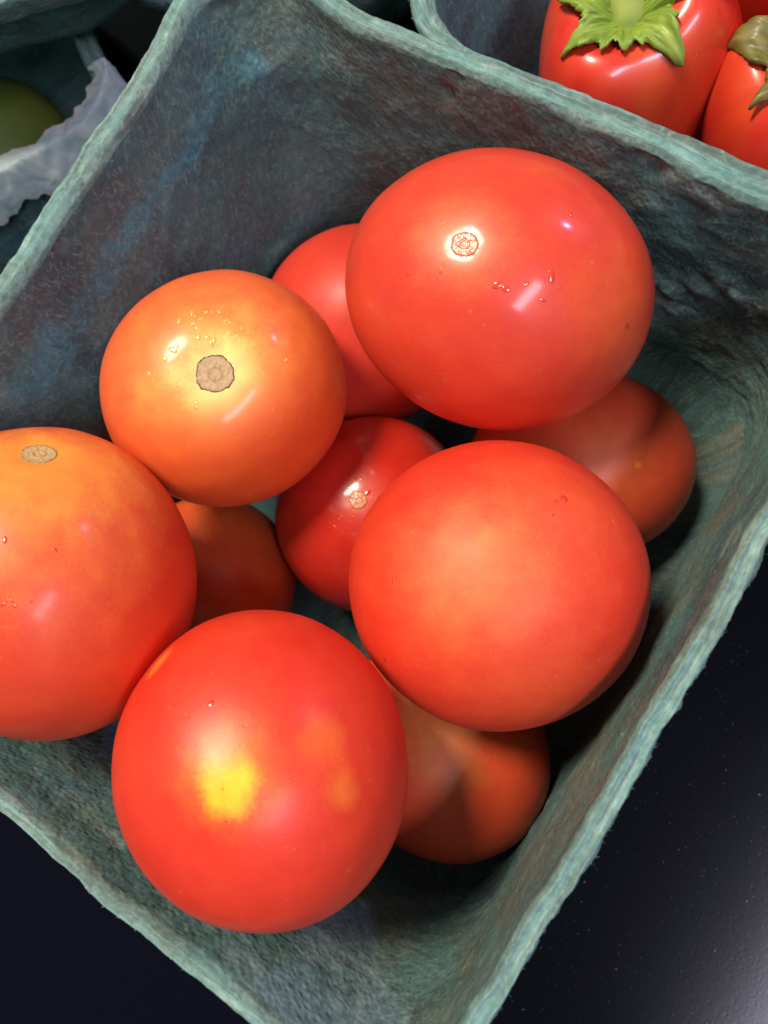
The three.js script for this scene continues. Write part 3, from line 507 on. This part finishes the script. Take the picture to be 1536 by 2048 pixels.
// ---------------------------------------------------------------- peppers in the next basket
const pepperMat = new THREE.MeshPhysicalMaterial({ vertexColors: true, roughness: 0.36, clearcoat: 0.5, clearcoatRoughness: 0.14 });
const leafMat = new THREE.MeshPhysicalMaterial({ vertexColors: true, roughness: 0.55, clearcoat: 0.2, clearcoatRoughness: 0.25 });
function pepper(label, o) {
  const root = thing('red_pepper', label, 'pepper', V(...o.at));
  const tilt = new THREE.Quaternion().setFromEuler(new THREE.Euler(o.tilt[0], o.turn ?? 0, o.tilt[1], 'YXZ'));
  const prof = [[0, 0.90], [0.12, 0.93], [0.34, 0.985], [0.55, 0.995], [0.77, 0.945], [0.93, 0.835], [1.0, 0.67], [0.96, 0.46], [0.84, 0.27], [0.62, 0.11], [0.34, 0.025], [0, 0]];
  const cr = new THREE.CatmullRomCurve3(prof.map(([r, y]) => V(r, y, 0)), false, 'centripetal');
  const surf = (phi, t, lift = 0) => {
    const p = cr.getPoint(clamp(t)), lobe = 1 + (o.lobes ?? 0.05) * Math.cos(3 * phi + o.ph) * sstep(0, 0.6, p.x) + 0.03 * nz(Math.cos(phi) + o.ph, Math.sin(phi), p.y * 2), r = (p.x * lobe) * o.r;
    const q = V(Math.cos(phi) * r, p.y * o.len, Math.sin(phi) * r); q.y += 0.02 * o.len * Math.cos(3 * phi + o.ph) * sstep(0.2, 0.7, p.x) * (p.y > 0.7 ? 1 : 0);
    if (lift) { const a = cr.getTangent(clamp(t, 0.01, 0.99)), n = V(Math.cos(phi) * -a.y, a.x, Math.sin(phi) * -a.y).normalize(); q.addScaledVector(n, lift); }
    return q.applyQuaternion(tilt);
  };
  const NU = 96, NV = 64, rs = [], uv = [];
  for (let j = 0; j <= NV; j++) { const a = [], b = []; for (let i = 0; i <= NU; i++) { const p = surf((i % NU) / NU * Math.PI * 2, clamp(j / NV, 0.002, 0.998)); a.push([p.x, p.y, p.z]); b.push([i / NU, j / NV]); } rs.push(a); uv.push(b); }
  const fg = gridGeometry(rs, NU, uv, null, true), fp = fg.attributes.position, fc = [];
  for (let i = 0; i < fp.count; i++) { const x = fp.getX(i) * 90 + o.ph * 3, y = fp.getY(i) * 40, z = fp.getZ(i) * 90, c = [...o.color]; mix3(c, [0.70, 0.095, 0.02], clamp(0.25 + 1.5 * fbm(x, y, z, 3))); mix3(c, [0.5, 0.012, 0.012], clamp(1.6 * fbm(x * 2 + 9, y, z * 2, 3))); fc.push(...c); }
  fg.setAttribute('color', new THREE.Float32BufferAttribute(fc, 3)); part('flesh', fg, pepperMat, root);
  if (o.calyx) {
    const N = 200, M = 18, P = [], C = [], I = [];
    for (let s = 0; s < 2; s++) for (let j = 0; j <= M; j++) for (let i = 0; i < N; i++) {
      const phi = i / N * Math.PI * 2, f = j / M, wob = phi + 0.22 * Math.sin(2 * phi + o.ph), lobe = Math.pow(1 - Math.abs(Math.sin((wob * 5 + o.cph) / 2)), 1.35), R = o.calyx * (0.60 + 0.50 * lobe * (1 + 1.5 * nz(Math.cos(phi) * 1.6 + o.ph, Math.sin(phi) * 1.6, 3)) + 0.10 * nz(Math.cos(phi) * 5, Math.sin(phi) * 5, o.ph) + 0.05 * nz(Math.cos(phi) * 17, Math.sin(phi) * 17, o.ph));
      const curl = 0.0014 * f * f * (nz(phi * 2 + o.ph, 2, 4) + 0.35) * 2, vein = Math.pow(lobe, 6);
      const p = surf(phi, f * R, s ? -0.0002 + Math.max(curl, 0) : 0.0005 + 0.0004 * vein + Math.max(curl, 0) + 0.0007 * fbm(Math.cos(phi) * f * 9 + o.ph, Math.sin(phi) * f * 9, 2, 3) - (j === M ? 0.0004 : 0)); P.push(p.x, p.y, p.z);
      const c = [...o.leaf]; mix3(c, o.vein, 0.6 * vein); mix3(c, o.leafDark, clamp(0.3 + 1.8 * fbm(Math.cos(phi) * f * 9, Math.sin(phi) * f * 9, o.ph, 3))); C.push(...c);
    }
    const L = (M + 1) * N;
    for (let j = 0; j < M; j++) for (let i = 0; i < N; i++) { const a = j * N + i, b = j * N + (i + 1) % N, c = a + N, d = b + N; I.push(a, b, c, b, d, c, a + L, c + L, b + L, b + L, c + L, d + L); }
    for (let i = 0; i < N; i++) { const a = M * N + i, b = M * N + (i + 1) % N; I.push(a, b, a + L, b, b + L, a + L); }
    const g = new THREE.BufferGeometry(); g.setAttribute('position', new THREE.Float32BufferAttribute(P, 3)); g.setAttribute('color', new THREE.Float32BufferAttribute(C, 3)); g.setIndex(I); g.computeVertexNormals();
    part('calyx', g, leafMat, root);
    const top = surf(0, 0.0), pts = o.stalk.map(([x, y, z]) => top.clone().add(V(x, y, z))), tube = new THREE.TubeGeometry(new THREE.CatmullRomCurve3([top, ...pts]), 24, 0.0028, 12), ps = tube.attributes.position, cc = [];
    for (let i = 0; i < ps.count; i++) { const n = nz(ps.getX(i) * 300, ps.getY(i) * 300, ps.getZ(i) * 300), c = [...o.vein]; mix3(c, o.leafDark, clamp(0.3 + n)); cc.push(...c); }
    tube.setAttribute('color', new THREE.Float32BufferAttribute(cc, 3)); part('stalk', tube, leafMat, root);
  }
  return root;
}
const GREEN = { leaf: [0.24, 0.34, 0.035], vein: [0.46, 0.52, 0.13], leafDark: [0.10, 0.19, 0.018] }, OLIVE = { leaf: [0.17, 0.15, 0.03], vein: [0.27, 0.20, 0.06], leafDark: [0.08, 0.08, 0.016] };
pepper('glossy red pepper with bright green calyx near the basket rim', { at: [0.0058, 0.0045, -0.0895], r: 0.0157, len: 0.056, tilt: [0.15, 0.12], turn: 0.3, ph: 0.5, color: [0.68, 0.034, 0.015], calyx: 0.36, cph: 1.9, ...GREEN, stalk: [[-0.003, 0.006, -0.004], [-0.006, 0.013, -0.010], [-0.006, 0.018, -0.017]] });
pepper('red pepper with browned olive calyx pressed to the basket side wall', { at: [0.0395, 0.0045, -0.0850], r: 0.0150, len: 0.055, tilt: [0.04, 0.21], turn: 0, ph: 2.5, color: [0.62, 0.028, 0.014], calyx: 0.34, cph: 2.6, ...OLIVE, stalk: [[-0.003, 0.005, -0.003], [-0.006, 0.010, -0.009], [-0.007, 0.013, -0.014]] });
pepper('red pepper standing behind the two with visible calyxes', { at: [0.0165, 0.0045, -0.1140], r: 0.0152, len: 0.064, tilt: [0.0, 0.0], turn: 0, ph: 4.2, color: [0.62, 0.024, 0.014] });

pepper('red pepper deep in the basket between its wall and the olive-calyx pepper', { at: [0.0500, 0.0045, -0.1160], r: 0.0155, len: 0.050, tilt: [0.0, 0.0], turn: 1.2, ph: 0.9, color: [0.60, 0.022, 0.013] });

// ---------------------------------------------------------------- green tomato in the torn basket
{
  const r = thing('green_tomato', 'small green tomato with brown blossom scar in the torn basket', 'tomato', V(-0.1160, 0.0045, -0.0262));
  const R = 0.0165, g = new THREE.SphereGeometry(R, 64, 48); g.scale(1, 0.95, 1); g.translate(0, R * 0.95, 0);
  const ps = g.attributes.position, c = []; const sp = V(0.50, 0.80, 0.32).normalize();
  for (let i = 0; i < ps.count; i++) { const n = V(ps.getX(i), ps.getY(i) - R * 0.95, ps.getZ(i)).normalize(), a = [0.11, 0.16, 0.022]; mix3(a, [0.17, 0.20, 0.035], clamp(0.5 + 2 * fbm(n.x * 3, n.y * 3, n.z * 3, 3))); mix3(a, [0.28, 0.25, 0.06], sstep(0.95, 0.99, n.dot(sp)) * 0.7); c.push(...a); }
  g.setAttribute('color', new THREE.Float32BufferAttribute(c, 3));
  part('skin', g, new THREE.MeshPhysicalMaterial({ vertexColors: true, roughness: 0.6 }), r);
  const s = new THREE.SphereGeometry(0.0015, 16, 10), sp2 = s.attributes.position; for (let i = 0; i < sp2.count; i++) { const k = 1 + 0.35 * nz(sp2.getX(i) * 1500, sp2.getY(i) * 1500, sp2.getZ(i) * 1500); sp2.setXYZ(i, sp2.getX(i) * k, sp2.getY(i) * k * 0.6, sp2.getZ(i) * k); } s.computeVertexNormals();
  s.applyQuaternion(new THREE.Quaternion().setFromUnitVectors(V(0, 1, 0), sp)); s.translate(sp.x * R, R * 0.95 + sp.y * R * 0.95, sp.z * R);
  part('blossom_scar', s, new THREE.MeshStandardMaterial({ color: new THREE.Color(0.16, 0.045, 0.02), roughness: 0.8 }), r);
}

// ---------------------------------------------------------------- the lamps over the display
const housing = new THREE.MeshStandardMaterial({ color: new THREE.Color(0.03, 0.03, 0.03), roughness: 0.5 });
function canLamp(name, label, light, radius, glow) {
  const r = thing(name, label, 'lamp', light.position.clone());
  const to = light.target.position.clone().sub(light.position).normalize(), q = new THREE.Quaternion().setFromUnitVectors(V(0, -1, 0), to); r.quaternion.copy(q);
  const can = new THREE.LatheGeometry([[0.0, 2.9], [0.45, 2.8], [0.7, 2.4], [0.8, 1.6], [1.12, 0.35], [1.2, 0.1], [1.12, 0.1], [1.04, 0.3]].map(([x, y]) => new THREE.Vector2(x * radius, y * radius + radius * 1.1)), 40);
  part('housing', can, housing, r);
  const lens = new THREE.CircleGeometry(radius * 1.04, 40); lens.rotateX(Math.PI / 2); lens.translate(0, radius * 1.42, 0);
  part('lamp_lens', lens, new THREE.MeshStandardMaterial({ color: 0x222222, emissive: light.color, emissiveIntensity: glow, roughness: 0.4 }), r);
}
canLamp('spotlight', 'black can spotlight shining warm light down onto the baskets', keyLight, 0.15, 1.5);
canLamp('led_spotlight', 'little violet spotlight beyond the basket of peppers', ledLight, 0.012, 1.5);
{
  const r = thing('tube_lamp', 'cool white tube lamp in a slim grey housing', 'lamp', TUBE.clone()); r.quaternion.copy(tubeLight.quaternion);
  const h = new THREE.BoxGeometry(0.085, 0.315, 0.03); h.translate(0, 0, 0.0215); part('housing', h, housing, r);
  const d = new THREE.CapsuleGeometry(0.006, 0.28, 6, 20); d.scale(5, 1, 0.5); d.translate(0, 0, 0.0032 + 0.001); part('lamp_diffuser', d, new THREE.MeshStandardMaterial({ color: 0x444444, emissive: tubeLight.color, emissiveIntensity: 1.5, roughness: 0.5 }), r);
}

renderer.render(scene, camera);
